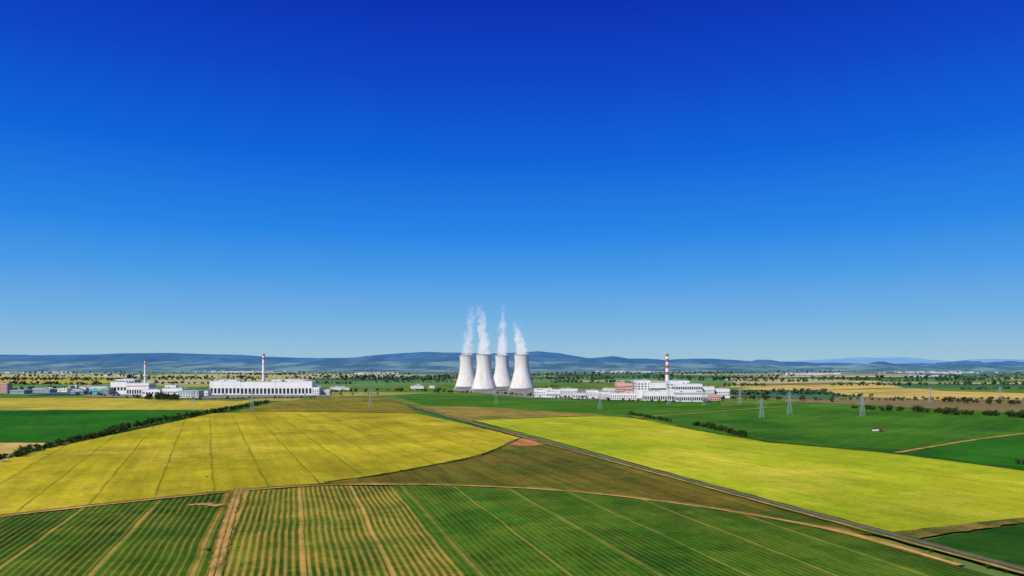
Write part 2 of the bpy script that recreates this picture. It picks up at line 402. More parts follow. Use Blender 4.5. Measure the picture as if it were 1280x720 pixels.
# pipeline
M_pipe = plain_mat('pipe_cladding', (0.72, 0.70, 0.64, 1), 0.3, 0.15, 0.6, 0.3)
M_concrete = plain_mat('concrete', (0.42, 0.41, 0.38, 1), 0.2, 0.5)
pe = empty('pipeline', (road_pt(700, -1.2)[0], 700, 0)); ex = pe.location.copy()
mb = MB(); mp = MB()
a = Vector((*road_pt(70, -1.2), 1.2)) - ex; b = Vector((*road_pt(2000, -1.2), 1.2)) - ex
for off in (-0.5, 0.5):
    nseg = 160; prev = None
    for i in range(nseg + 1):
        c = a.lerp(b, i / nseg) + Vector((off, 0, 0)); ring = []
        for k in range(8):
            an = k * math.pi / 4
            mb.v.append((c.x + .36 * math.cos(an), c.y, c.z + .36 * math.sin(an))); ring.append(len(mb.v) - 1)
        if prev:
            for k in range(8):
                mb.f.append((prev[k], prev[(k + 1) % 8], ring[(k + 1) % 8], ring[k])); mb.m.append(0)
        prev = ring
mb.obj('pipes', M_pipe, pe)
for i in range(130):
    c = a.lerp(b, (i + .5) / 130)
    mp.box(c.x - 1.1, c.x + 1.1, c.y - .3, c.y + .3, -ex.z, 0.835)
mp.obj('supports', M_concrete, pe)

# ------------------------------------------------------------------ hills
def hazy_hill_mat(name, c1, c2, scale):  # hill colours carry painted distance haze, each range tinted blue
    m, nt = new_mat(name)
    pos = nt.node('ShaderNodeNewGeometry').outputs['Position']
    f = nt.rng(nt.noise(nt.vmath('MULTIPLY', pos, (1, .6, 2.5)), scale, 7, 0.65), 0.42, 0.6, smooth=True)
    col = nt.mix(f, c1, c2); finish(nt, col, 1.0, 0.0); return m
def hills(name, D, depth, prof, mat, rough, seed):
    us = np.linspace(-1400, 2700, 620); pu = [p[0] for p in prof]; pv = [p[1] for p in prof]
    mb = MB(); R = 16
    for j in range(R + 3):
        for u in us:
            v = np.interp(u, pu, pv)
            if u < pu[0] or u > pu[-1]: v = np.interp(u, [pu[0], pu[-1]], [pv[0], pv[-1]]) + 3 * noise.noise((u * .006, seed, 0))
            H = CAM_H + (HZ - v) / FOC * D
            x = (u - 640) / FOC * D
            t = min(j / R, 1.0)
            Y = D - depth * (1 - j / R)
            nb = noise.fractal((x / 1500., Y / 1500., seed), 0.8, 2.1, 6)
            base = H * t ** 1.25 if H > 0 else H * t
            zz = base + nb * rough * (math.sin(math.pi * min(t, .999)) * 1.3 + 0.14 * t)
            if j > R: zz = base * (1 - (j - R) * 0.35)
            mb.v.append((x, Y + nb * 300 * math.sin(math.pi * t), max(zz, -5) if j else -5))
    n = len(us)
    for j in range(R + 2):
        for i in range(n - 1):
            mb.f.append((j * n + i, j * n + i + 1, (j + 1) * n + i + 1, (j + 1) * n + i)); mb.m.append(0)
    return mb.obj(name, mat, smooth=True)
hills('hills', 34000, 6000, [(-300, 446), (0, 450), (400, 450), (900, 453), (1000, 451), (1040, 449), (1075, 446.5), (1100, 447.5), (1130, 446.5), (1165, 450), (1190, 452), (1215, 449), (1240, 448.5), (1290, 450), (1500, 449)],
      hazy_hill_mat('remote_hills', lin(122, 170, 204), lin(116, 164, 200), .0005), 60, 3.3)
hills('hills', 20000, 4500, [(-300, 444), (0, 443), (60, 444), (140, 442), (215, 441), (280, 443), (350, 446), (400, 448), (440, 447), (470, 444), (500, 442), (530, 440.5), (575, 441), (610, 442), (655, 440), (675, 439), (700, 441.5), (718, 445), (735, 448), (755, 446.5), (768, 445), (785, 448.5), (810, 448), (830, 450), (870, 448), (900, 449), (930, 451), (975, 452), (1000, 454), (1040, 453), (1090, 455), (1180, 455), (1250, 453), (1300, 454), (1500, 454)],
      hazy_hill_mat('wooded_hills', lin(62, 108, 146), lin(76, 122, 158), .0010), 130, 8.1)
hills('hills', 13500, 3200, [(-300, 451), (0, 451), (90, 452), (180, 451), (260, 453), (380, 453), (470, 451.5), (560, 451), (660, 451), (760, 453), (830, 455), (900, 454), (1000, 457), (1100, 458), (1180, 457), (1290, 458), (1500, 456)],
      hazy_hill_mat('near_hills', lin(68, 110, 132), lin(118, 152, 158), .0013), 60, 5.7)

# ------------------------------------------------------------------ trees
def leaf_mat(name, a, b):
    m, nt = new_mat(name)
    r = nt.node('ShaderNodeNewGeometry').outputs['Random Per Island']
    col = nt.mix(r, a, b); finish(nt, col, 0.8, 0.15); return m
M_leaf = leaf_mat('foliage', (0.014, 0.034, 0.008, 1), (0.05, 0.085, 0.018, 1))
M_leaf_far = leaf_mat('hazed_foliage', (0.03, 0.06, 0.038, 1), (0.055, 0.095, 0.055, 1))  # paler, bluer leaf colour has the distance haze painted in
M_bark = plain_mat('bark', (0.08, 0.055, 0.035, 1), 0.3, 2.0)
class Trees:
    def __init__(self): self.mb = MB(); self.q = []
    def add(self, x, y, h, wide=0.4, n=110, trunk=True):
        R = h * wide
        if trunk:
            self.mb.strut((x, y, -0.2), (x + rng.normal(0, .03) * h, y, h * .55), h * .06, 1, h * .025)
            for _ in range(4):
                an = rng.uniform(0, 6.28)
                self.mb.strut((x, y, h * rng.uniform(.2, .45)), (x + R * .7 * math.cos(an), y + R * .7 * math.sin(an), h * rng.uniform(.55, .8)), h * .025, 1, h * .008)
        k = 7
        an = rng.uniform(0, 6.28, k); rr = rng.uniform(.1, .62, k) * R
        cx = x + rr * np.cos(an); cy = y + rr * np.sin(an); cz = h * rng.uniform(.33, .78, k); cr_ = R * rng.uniform(.35, .6, k)
        ci = rng.integers(0, k, n)
        d = rng.normal(size=(n, 3)); d /= np.linalg.norm(d, axis=1)[:, None]
        rad = cr_[ci] * rng.uniform(.55, 1.1, n)
        c = np.stack([cx[ci], cy[ci], cz[ci]], 1) + d * rad[:, None] * np.array([1, 1, .85])
        c[:, 2] = np.clip(c[:, 2], h * .06, None)
        nn = d + rng.normal(0, .5, (n, 3)); nn /= np.linalg.norm(nn, axis=1)[:, None]
        up = rng.normal(size=(n, 3)); s = np.cross(nn, up); s /= np.linalg.norm(s, axis=1)[:, None]; t = np.cross(nn, s)
        sz = R * 1.5 / math.sqrt(n) * 1.15 * rng.uniform(.6, 1.3, n)[:, None]
        self.q.append(np.stack([c - s * sz, c - t * sz * .8, c + s * sz, c + t * sz * .8], 1))
    def obj(self, name, mat):
        Q = np.concatenate(self.q) if self.q else np.zeros((0, 4, 3))
        i0 = len(self.mb.v); n = len(Q)
        self.mb.v += [tuple(p) for p in Q.reshape(-1, 3)]
        self.mb.f += [(i0 + 4 * i, i0 + 4 * i + 1, i0 + 4 * i + 2, i0 + 4 * i + 3) for i in range(n)]
        self.mb.m += [0] * n
        return self.mb.obj(name, [mat, M_bark])
def along(T, pts, sp, h0, h1, spread=2, n=90, wide=.45, skip=0.0):
    w = [px_to_ground(*p) for p in pts]
    for i in range(len(w) - 1):
        a = np.array(w[i]); b = np.array(w[i + 1]); L = np.linalg.norm(b - a)
        for j in range(max(1, int(L / sp))):
            if rng.random() < skip: continue
            q = a + (b - a) * (j + rng.random()) * sp / L + rng.normal(0, spread, 2)
            T.add(q[0], q[1], rng.uniform(h0, h1), wide * rng.uniform(.8, 1.25), n)
T = Trees()
along(T, [(-160, 615), (0, 577), (60, 560), (130, 544)], 3.2, 4, 9, 2.8, 90, .55, .08)
along(T, [(130, 544), (190, 530), (245, 520), (300, 511), (335, 504)], 3.8, 4.5, 11, 3.5, 70, .5, .1)
T.obj('hedgerow', M_leaf)
T = Trees()
along(T, [(786, 519), (812, 523), (838, 528)], 4, 4, 8, 2.2, 80, .55, .12)
along(T, [(868, 532), (900, 539), (932, 547)], 3, 4, 9.5, 2.5, 90, .55, .05)
T.obj('hedgerow', M_leaf)
T = Trees()
for u, v, h in [(1068, 511, 9), (1083, 512, 10), (1092, 513, 8), (1106, 514, 9), (1112, 514, 11), (1126, 514, 8), (1146, 515, 12), (1152, 515.5, 10), (1160, 516, 7), (1171, 517, 9),
                (1180, 518, 11), (1186, 518, 10), (1192, 518.5, 11), (1199, 519, 9), (1206, 519, 11), (1213, 519, 8), (1234, 520, 9), (1241, 520, 11), (1247, 520.5, 8), (1264, 522, 12), (1271, 522, 10), (1279, 523, 12), (1300, 524, 11),
                (1184, 503, 12), (1196, 503.5, 10), (1208, 504, 12), (1220, 504, 9), (1236, 505, 12), (1250, 505, 10), (1266, 506, 12), (940, 499, 9), (958, 500, 12), (972, 500, 10), (1002, 501, 12), (1020, 501, 9), (1040, 502, 10)]:
    for _ in range(4):
        x, y = px_to_ground(u + rng.normal(0, 2.4), v + rng.normal(0, .3)); T.add(x, y, h * rng.uniform(.8, 1.35), .55, 90)
x, y = px_to_ground(1272, 581); T.add(x, y, 7, .5, 160); x, y = px_to_ground(1281, 582); T.add(x, y, 8, .5, 160)
T.obj('tree_row', M_leaf)
T = Trees()
for u, v, h in [(257, 574, 1.8), (258, 598, 1.8), (261, 691, 2.6), (255, 690, 1.6), (262, 565, 1.5), (284, 662, 1.2), (690, 557, 2.2), (676, 553, 2.0), (640, 553, 1.8), (1098, 664, 2)]:
    x, y = px_to_ground(u, v); T.add(x, y, h, .6, 60)
T.obj('bush', M_leaf)
T = Trees()
for pts_, n_ in (([(300, 612), (296, 620), (281, 670), (267, 725)], 60), ([(0, 647), (130, 632), (300, 614), (410, 606.5), (560, 607), (700, 613), (850, 630), (980, 651.5), (1060, 668), (1130, 688)], 260)):
    w = [np.array(px_to_ground(*p)) for p in pts_]
    for _ in range(n_):
        i = rng.integers(0, len(w) - 1); q = w[i] + (w[i + 1] - w[i]) * rng.random() + np.array([0, rng.choice([-4.2, 4.2])]) + rng.normal(0, .5, 2)
        if n_ == 60: q = w[i] + (w[i + 1] - w[i]) * rng.random() + np.array([rng.choice([-3.4, 3.4]), 0]) + rng.normal(0, .3, 2)
        T.add(q[0], q[1], rng.uniform(.4, 1.1), .9, 16, False)
for _ in range(300):
    Y = rng.uniform(300, 1500); p_ = road_pt(Y, rng.choice([-6.0, 5.2, 5.6]) + rng.normal(0, .5)); T.add(p_[0], p_[1], rng.uniform(.5, 1.9), .8, 18, False)
T.obj('weeds', M_leaf)
T = Trees()
along(T, [(186, 500), (225, 501)], 6, 12, 22, 8, 70, .45)
along(T, [(190, 499), (222, 500)], 7, 14, 24, 10, 70, .45)
along(T, [(90, 494), (140, 496), (186, 499)], 12, 6, 14, 8, 60, .5, .25)
along(T, [(228, 500), (400, 498)], 11, 4, 10, 8, 50, .6, .25)
along(T, [(396, 492), (470, 490), (560, 489)], 11, 8, 16, 12, 50, .5, .15)
along(T, [(410, 495), (490, 493)], 13, 5, 11, 12, 50, .5, .35)
along(T, [(540, 491), (590, 492)], 8, 6, 13, 8, 50, .5, .1)
along(T, [(620, 492.5), (700, 499), (800, 503), (900, 504)], 10, 5, 12, 8, 60, .5, .25)
along(T, [(880, 500), (930, 500), (960, 498)], 10, 6, 14, 12, 60, .5, .15)
T.obj('shelter_trees', M_leaf)
T = Trees()
def belt(u0, u1, v, h=14, sp=14, n=12):
    Y = CAM_H * FOC / (v - HZ); x0 = (u0 - 640) / FOC * Y; x1 = (u1 - 640) / FOC * Y
    dy = rng.normal(0, .15)
    for x in np.arange(x0, x1, sp * (Y / 3500)):
        if rng.random() < .12: continue
        T.add(x, Y + dy * (x - x0) + rng.normal(0, 12), h * rng.uniform(.5, 1.3), .75, n, False)
for a_ in [(0, 60, 474, 13), (90, 170, 476, 14), (0, 130, 481, 14), (20, 110, 488, 12), (240, 330, 474, 14), (196, 262, 480, 14), (400, 560, 472.5, 18), (430, 560, 475.5, 17), (470, 570, 478.5, 12),
           (396, 450, 480, 12), (664, 760, 470, 18), (670, 770, 474.5, 16), (690, 790, 479, 14), (664, 700, 484, 10), (850, 950, 473, 16), (912, 1000, 477, 15), (905, 960, 483, 13), (1000, 1100, 475, 17), (1100, 1280, 477, 16),
           (1040, 1160, 482, 13), (1170, 1290, 481, 15), (1200, 1290, 487, 10), (960, 1040, 491, 11), (905, 1050, 494, 12), (1040, 1090, 496, 9), (1050, 1290, 500.5, 7)]:
    belt(a_[0], a_[1], a_[2], a_[3])
for _ in range(190):
    u = rng.uniform(-150, 1430); v = 456 + rng.uniform(5.5, 20)
    belt(u, u + rng.uniform(20, 110), v, rng.uniform(10, 19), 22, 8)
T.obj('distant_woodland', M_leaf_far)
print('trees ok')

# ------------------------------------------------------------------ villages (distant mass)
mb = MB()
for cu, cv, nh, su, sv in [(60, 466, 60, 40, 1.0), (300, 465, 80, 60, 1.0), (470, 467, 50, 30, .8), (780, 465, 60, 40, 1), (1010, 468, 70, 40, 1), (1180, 466, 80, 60, 1), (1160, 471, 30, 30, .6), (150, 470, 30, 20, .5), (700, 462, 70, 50, .4), (930, 463, 60, 50, .5), (420, 487, 10, 12, .6), (520, 485, 8, 20, .6), (60, 489, 8, 22, .8), (100, 486, 8, 14, .8)]:
    for _ in range(nh):
        x, y = px_to_ground(cu + rng.normal(0, su * .5), max(461, cv + rng.normal(0, sv * .6)))
        w = rng.uniform(9, 24); d = rng.uniform(8, 14); h = rng.uniform(5, 9); r = h + 4
        if rng.random() < .12: w *= 3; h *= 1.3; r = h + 2
        c = 1 + (rng.random() < .6)
        mb.quad([(x, y, 0), (x + w, y, 0), (x + w, y, h), (x, y, h)], 0)
        mb.quad([(x, y, 0), (x, y, h), (x, y + d / 2, r), (x, y + d, h), (x, y + d, 0)], 0)
        mb.quad([(x + w, y, 0), (x + w, y + d, 0), (x + w, y + d, h), (x + w, y + d / 2, r), (x + w, y, h)], 0)
        mb.quad([(x, y + d, 0), (x, y + d, h), (x + w, y + d, h), (x + w, y + d, 0)], 0)
        mb.quad([(x, y, h), (x + w, y, h), (x + w, y + d / 2, r), (x, y + d / 2, r)], c)
        mb.quad([(x, y + d, h), (x, y + d / 2, r), (x + w, y + d / 2, r), (x + w, y + d, h)], c)
mb.obj('distant_village', [plain_mat('render_wall', (.66, .68, .68, 1)), plain_mat('grey_roof', (.36, .4, .43, 1)), plain_mat('tile_roof', (.36, .24, .2, 1))])

# ------------------------------------------------------------------ cooling towers
M_shell = plain_mat('weathered_concrete', (0.74, 0.72, 0.67, 1), 0.24, 0.12, 0.9, 0.1, streak=True)
M_dark = plain_mat('dark_interior', (0.05, 0.05, 0.05, 1))
def tower(cx, cy, H=124.0):
    e = empty('cooling_tower', (cx, cy, 0))
    zt, rt, bb = 96.0, 24.5, 60.0
    r = lambda z: rt * math.sqrt(1 + ((z - zt) / bb) ** 2)
    mb = MB(); n = 96; prof = []
    for i in range(33):
        zz = 8.5 + (H - 8.5) * i / 32; prof.append((r(zz), zz))
    prof.append((r(H) + .9, H + .02)); prof.append((r(H) + .9, H + 1.4)); prof.append((r(H) - 1.0, H + 1.4))
    for i in range(32, -1, -1):
        zz = 8.5 + (H - 8.5) * i / 32; prof.append((r(zz) - 1.0, zz))
    for (rr, zz) in prof:
        for k in range(n):
            a = 2 * math.pi * k / n; mb.v.append((rr * math.cos(a), rr * math.sin(a), zz))
    P = len(prof)
    for j in range(P):
        j2 = (j + 1) % P
        for k in range(n):
            k2 = (k + 1) % n
            mb.f.append((j * n + k, j * n + k2, j2 * n + k2, j2 * n + k)); mb.m.append(0)
    mb.obj('shell', M_shell, e, smooth=True)
    mb = MB(); N = 44; rb = r(8.5) - .5
    for k in range(N):
        a0 = 2 * math.pi * k / N; a1 = 2 * math.pi * (k + .5) / N; a2 = 2 * math.pi * (k + 1) / N
        f = (48 * math.cos(a1), 48 * math.sin(a1), 0)
        for a in (a0, a2): mb.strut(f, (rb * math.cos(a), rb * math.sin(a), 9.0), 1.1)
    mb.obj('legs', M_concrete, e)
    mb = MB(); mb.cyl((0, 0), 50, 50, -.2, 1.6, 64); mb.obj('basin', M_concrete, e)
    mb = MB(); mb.cyl((0, 0), 38, 38, 1.6, 11, 48); mb.obj('fill_pack', M_dark, e)
    return e
TW = {}
for k, (u, v) in dict(A=(604.5, 490), B=(652.5, 489.2), C=(582.5, 486.8), D=(627.5, 486.6)).items():
    x, y = px_to_ground(u, v); y += 40; TW[k] = (x, y); tower(x, y)

def steam(cx, cy, H, R0, dx, dens, seed, top=0.5, thr=0.0, cut=0.9):
    m = bpy.data.materials.new('steam'); m.use_nodes = True; nt = NT(m.node_tree)
    pos = nt.node('ShaderNodeTexCoord').outputs['Object']
    zz = nt.sep(pos)[2]; h = nt.math('DIVIDE', zz, H)
    hp = nt.math('MAXIMUM', h, 0.0)
    sp = nt.vmath('ADD', nt.vmath('MULTIPLY', pos, (1, 1, .8)), (seed * 131., seed * 57., seed * 31.))
    amp = nt.math('MULTIPLY', nt.math('POWER', hp, 0.7), 72.0)
    dv = nt.vmath('SCALE', nt.vmath('SUBTRACT', nt.noise(sp, 0.022, 5, .6, col=True), (.5, .5, .5)), amp)
    q = nt.sep(nt.vmath('ADD', pos, dv))
    xx = nt.math('SUBTRACT', q[0], nt.math('MULTIPLY', nt.math('POWER', hp, 1.4), dx))
    rr = nt.vmath('LENGTH', nt.comb(xx, q[1], 0))
    R = nt.math('MULTIPLY', nt.math('SUBTRACT', 1.0, nt.math('MULTIPLY', nt.math('POWER', hp, .8), 1 - top)), R0)
    body = nt.math('SUBTRACT', 1.0, nt.math('DIVIDE', rr, R))
    n2 = nt.math('MULTIPLY', nt.math('SUBTRACT', nt.noise(sp, 0.055, 7, .66), 0.5), 5.0)
    d = nt.math('ADD', nt.math('MULTIPLY', body, 1.6), n2)
    d = nt.math('SUBTRACT', d, nt.math('MULTIPLY_ADD', hp, cut, thr))
    d = nt.math('MINIMUM', nt.math('MAXIMUM', d, 0.0), 1.0)
    d = nt.math('MULTIPLY', d, nt.rng(body, 0.0, 0.3))
    d = nt.math('MULTIPLY', d, nt.rng(h, 1.0, 0.3, 0.0, 1.0))
    d = nt.math('MULTIPLY', d, dens)
    vs = nt.node('ShaderNodeVolumeScatter'); nt.l.new(d, vs.inputs['Density']); vs.inputs['Color'].default_value = (1, 1, 1, 1)
    em = nt.node('ShaderNodeEmission'); em.inputs[0].default_value = (.92, .96, 1, 1); nt.l.new(nt.math('MULTIPLY', d, 0.38), em.inputs[1])  # added glow stands in for multiple scattering inside the steam
    ad = nt.node('ShaderNodeAddShader'); nt.l.new(vs.outputs[0], ad.inputs[0]); nt.l.new(em.outputs[0], ad.inputs[1])
    o = nt.node('ShaderNodeOutputMaterial'); nt.l.new(ad.outputs[0], o.inputs['Volume'])
    try: m.cycles.volume_step_rate = 0.25
    except Exception as ex_: print(ex_)
    mb = MB(); n = 20; zs = [(1.45, R0, 0), (H * .15, R0 * 1.35, dx * .08), (H * .5, R0 * 1.6, dx * .4), (H, R0 * 1.6, dx)]
    for (z_, r_, x_) in zs:
        for k in range(n):
            a = 2 * math.pi * k / n; mb.v.append((x_ + r_ * math.cos(a), r_ * math.sin(a), z_))
    for j in range(len(zs) - 1):
        for k in range(n):
            k2 = (k + 1) % n; mb.f.append((j * n + k, j * n + k2, (j + 1) * n + k2, (j + 1) * n + k)); mb.m.append(0)
    mb.f.append(tuple(range(n))[::-1]); mb.m.append(0)
    mb.f.append(tuple((len(zs) - 1) * n + k for k in range(n))); mb.m.append(0)
    mb.obj('steam_plume', m, loc=(cx, cy, 124))
steam(*TW['A'], 170, 27, -16, 0.085, 1, .75, .05, .8)
steam(*TW['B'], 125, 27, -14, 0.085, 2, .8, .05, .8)
steam(*TW['C'], 195, 27, 30, 0.035, 3, .85, .05, .6)
steam(*TW['D'], 205, 25, 4, 0.07, 4, .6, .05, .5)

# ------------------------------------------------------------------ chimneys
M_white = plain_mat('white_cladding', (0.84, 0.83, 0.80, 1), 0.12, 0.08, 0.6, 0.2, streak=True)
M_white2 = plain_mat('cream_render', (0.74, 0.71, 0.65, 1), 0.15, 0.08, streak=True)
M_pink = plain_mat('salmon_render', (0.68, 0.42, 0.34, 1), 0.15, 0.08, streak=True)
M_grey = plain_mat('grey_panel', (0.36, 0.37, 0.38, 1), 0.2, 0.08, streak=True)
M_blue = plain_mat('blue_grey_panel', (0.34, 0.46, 0.58, 1), 0.2, 0.08, streak=True)
M_teal = plain_mat('teal_panel', (0.16, 0.46, 0.44, 1), 0.2, 0.1)
M_red = plain_mat('red_paint', (0.45, 0.06, 0.04, 1), 0.2, 0.1)
M_redf = plain_mat('faded_red_paint', (0.50, 0.13, 0.10, 1), 0.2, 0.1)
M_orange = plain_mat('orange_panel', (0.55, 0.26, 0.12, 1), 0.2, 0.1)
M_glass, nt_ = new_mat('window_glass'); finish(nt_, (0.03, 0.045, 0.06, 1), 0.15, 0.5)
M_roof = plain_mat('flat_roof', (0.42, 0.41, 0.39, 1), 0.25, 0.05)
def chimney(u, Y, top_v, r0, r1, bands):
    H = CAM_H + (HZ - top_v) / FOC * Y
    x = (u - 640) / FOC * Y
    e = empty('chimney', (x, Y, 0)); mb = MB(); rr = lambda z: r0 + (r1 - r0) * z / H
    zc = [0] + [H * b for b in bands] + [H]
    for i in range(len(zc) - 1):
        mb.cyl((0, 0), rr(zc[i]), rr(zc[i + 1]), zc[i], zc[i + 1], 28, (len(zc) - 2 - i + 1) % 2, False)
    mb.obj('stack', [M_white, M_redf], e, smooth=True)
    mb = MB()
    for b in (.5, .75, .97):
        mb.cyl((0, 0), rr(H * b) + 1.2, rr(H * b) + 1.2, H * b, H * b + .5, 28)
    mb.cyl((0, 0), r1 * .8, r1 * .8, H - .5, H + .4, 24)
    mb.obj('platforms', M_grey, e)
chimney(329.5, 2330, 442.5, 5.5, 3.6, [.86, .91, .955])
chimney(181.5, 2400, 450, 4.2, 2.8, [.86, .91, .955])
chimney(834, 2250, 442.5, 6.2, 4.2, [.48, .56, .64, .72, .80, .88, .94])

# ------------------------------------------------------------------ buildings
def building(name, u0, u1, v, vtop, depth, wall=None, style='rows', n=12, z0=.2, z1=.8, rows=3, band=None, roofbits=2):
    wall = wall or M_white
    x0, Y = px_to_ground(u0, v); x1, _ = px_to_ground(u1, v); H = (v - vtop) / FOC * Y
    W = x1 - x0
    e = empty(name, (x0, Y, 0))
    mb = MB(); mb.box(0, W, 0, depth, -.3, H - .8); mb.obj('walls', wall, e)
    mb = MB(); t = .5
    mb.box(-.15, W + .15, -.15, t, H - .8, H); mb.box(-.15, W + .15, depth - t, depth + .15, H - .8, H)
    mb.box(-.15, t, t, depth - t, H - .8, H); mb.box(W - t, W + .15, t, depth - t, H - .8, H)
    mb.obj('parapet', wall, e)
    mb = MB(); mb.box(t, W - t, t, depth - t, H - .8, H - .55); 
    mb.obj('roof', M_roof, e)
    mb = MB()
    for _ in range(roofbits):
        a = rng.uniform(.05, .85) * W; b = rng.uniform(.2, .6) * depth; s = rng.uniform(3, 8); hh = rng.uniform(2, 4.5)
        mb.box(a, a + s * 1.5, b, b + s, H - .55, H - .55 + hh)
    if roofbits: mb.obj('roof_units', M_grey, e)
    mb = MB()
    def wins(L, put, n):
        if style == 'bays':
            w = L / n
            for i in range(n): put((i + .16) * w, (i + .84) * w, H * z0, H * z1)
        elif style == 'strips':
            for r_ in range(rows):
                a = H * (z0 + (z1 - z0) * r_ / rows); put(L * .03, L * .97, a, a + H * (z1 - z0) / rows * .4)
        elif style == 'rows':
            w = L / n
            for r_ in range(rows):
                a = H * (z0 + (z1 - z0) * r_ / rows); b = a + H * (z1 - z0) / rows * .55
                for i in range(n): put((i + .22) * w, (i + .78) * w, a, b)
    wins(W, lambda a, b, c, d: mb.box(a, b, -.06, .3, c, d), n)
    wins(depth, lambda a, b, c, d: (mb.box(-.06, .3, a, b, c, d), mb.box(W - .3, W + .06, a, b, c, d)), max(2, int(n * depth / max(W, 1))))
    if mb.v: mb.obj('windows', M_glass, e)
    if band:
        mb = MB(); zb = H * band[0]; zt = H * band[1]
        mb.box(-.12, W + .12, -.12, depth + .12, zb, zt); mb.obj('band', band[2], e)
    mb = MB(); dw = min(5, W * .1)
    mb.box(W * .5 - dw / 2, W * .5 + dw / 2, -.1, .2, 0, min(5, H * .3)); mb.obj('door', M_grey, e)
    return e
sheet('plant_yard', [(100, 493), (130, 490), (400, 490), (415, 496), (250, 499), (110, 497)], M_conc_g, 2, 30)
sheet('plant_yard', [(560, 489), (568, 486.5), (680, 486), (900, 489), (920, 496), (900, 502), (800, 502), (660, 498), (600, 492)], M_conc_g, 2, 30)
# left plant
building('turbine_hall', 262, 300, 494, 476.5, 45, n=8, style='bays', z0=.12, z1=.5)
building('turbine_hall', 300.3, 372, 494, 477.5, 50, n=15, style='bays', z0=.1, z1=.52, roofbits=6)
building('turbine_hall', 372.3, 390, 494.2, 476.5, 45, n=4, style='bays', z0=.12, z1=.5)
building('reactor_building', 268, 296, 490.5, 474.8, 50, n=5, rows=2, style='rows', z0=.6, z1=.95)
building('reactor_building', 340, 384, 490.5, 474.6, 50, n=6, rows=2, style='rows', z0=.6, z1=.95)
building('workshop', 390.5, 399, 494.4, 484, 40, n=3, rows=3)
building('gatehouse', 246, 260, 495.5, 489, 25, n=4, rows=2)
building('office_block', 399.6, 412, 494, 487.5, 25, M_white2, n=6, rows=4)
building('reactor_building', 138, 158, 493.5, 477.5, 45, n=5, style='bays', z0=.35, z1=.6)
building('turbine_hall', 158.3, 186, 493.8, 479, 45, n=9, style='bays', z0=.1, z1=.45, band=(.72, .8, M_orange))
building('boiler_house', 145, 168, 490.5, 474, 45, n=6, style='bays', z0=.75, z1=.9)
building('warehouse', 178, 200, 496, 487, 40, M_white, n=6, rows=1, z0=.4, z1=.9)
building('warehouse', 203, 228, 497, 485.5, 40, M_white, n=8, rows=2)
building('warehouse', 222, 248, 497.8, 488.5, 35, M_white2, n=8, rows=2, band=(.75, .95, M_teal))
building('office_block', 206, 220, 492, 481.5, 20, M_white, n=8, rows=5)
building('warehouse', 112, 128, 493.5, 486.5, 25, M_teal, n=4, rows=1, z0=.5)
building('warehouse', 128.6, 136, 494, 485, 30, M_grey, n=3, rows=2)
building('apartment_block', -8, 9, 492, 479, 25, M_pink, n=9, rows=7, z0=.08, z1=.95)
building('apartment_block', -30, -10, 494, 481, 25, M_white2, n=9, rows=6, z0=.08, z1=.95)
building('warehouse', 12, 30, 492.5, 487.5, 40, M_blue, n=6, rows=1, z0=.4, z1=.9)
building('warehouse', 40, 62, 491, 486.5, 40, M_blue, n=8, rows=1, z0=.4, z1=.9)
building('warehouse', 66, 84, 490, 485.5, 40, M_white, n=8, rows=1, z0=.4, z1=.9)
building('warehouse', 88, 104, 493.5, 488, 30, M_blue, n=6, rows=1, z0=.4, z1=.9)
# right plant
building('workshop', 668, 682, 497, 487.5, 35, n=6, rows=3)
building('warehouse', 682.5, 700, 497.5, 489.5, 35, M_white, n=7, rows=1, z0=.3, z1=.9)
building('office_block', 700.6, 722, 496.5, 486, 22, M_white, n=10, rows=4)
building('warehouse', 716, 732, 499, 491.5, 30, M_white2, n=5, rows=1, z0=.3, z1=.9)
building('office_block', 733, 748, 498.5, 488, 20, M_white, n=8, rows=4)
building('workshop', 749, 762, 499, 490, 30, M_white, n=6, rows=2)
building('office_block', 754, 771, 495.5, 485.5, 22, M_white2, n=8, rows=3)
building('pump_house', 668, 690, 492.5, 485.5, 30, M_white2, n=6, rows=1)
building('warehouse', 690, 715, 493, 487, 30, M_white, n=6, rows=1)
building('auxiliary_building', 771.5, 781, 497, 478, 45, M_pink, n=4, rows=4)
building('auxiliary_building', 781.3, 791, 497.2, 479.5, 45, M_pink, n=4, rows=2, z0=.5, z1=.95)
building('workshop', 762.5, 796, 500.2, 491.5, 30, M_white, n=12, rows=2)
building('reactor_building', 797, 813, 498.5, 475.5, 60, M_white, n=4, rows=3, z0=.5, z1=.9)
building('reactor_building', 813.4, 833, 499, 478.5, 50, M_white, n=6, style='strips', rows=2, z0=.35, z1=.8)
building('reactor_building', 838, 862, 498.5, 476, 55, M_white, n=5, rows=2, z0=.55, z1=.9)
building('turbine_hall', 845, 878, 499.5, 480, 40, M_white, n=12, style='bays', z0=.65, z1=.82, band=(.4, .48, M_pink))
building('turbine_hall', 806, 845, 501.5, 489, 35, M_white, n=14, style='bays', z0=.15, z1=.5)
building('turbine_hall', 846, 884, 502.5, 490.5, 35, M_white, n=14, style='bays', z0=.15, z1=.5, band=(.78, .92, M_grey))
building('office_block', 879, 893, 499, 483.5, 30, M_white, n=7, rows=5)
building('warehouse', 893.5, 912, 498.5, 486, 40, M_white, n=8, rows=2, z0=.3, z1=.8)
building('switch_house', 885, 901, 501.5, 493.5, 25, M_pink, n=6, rows=2)

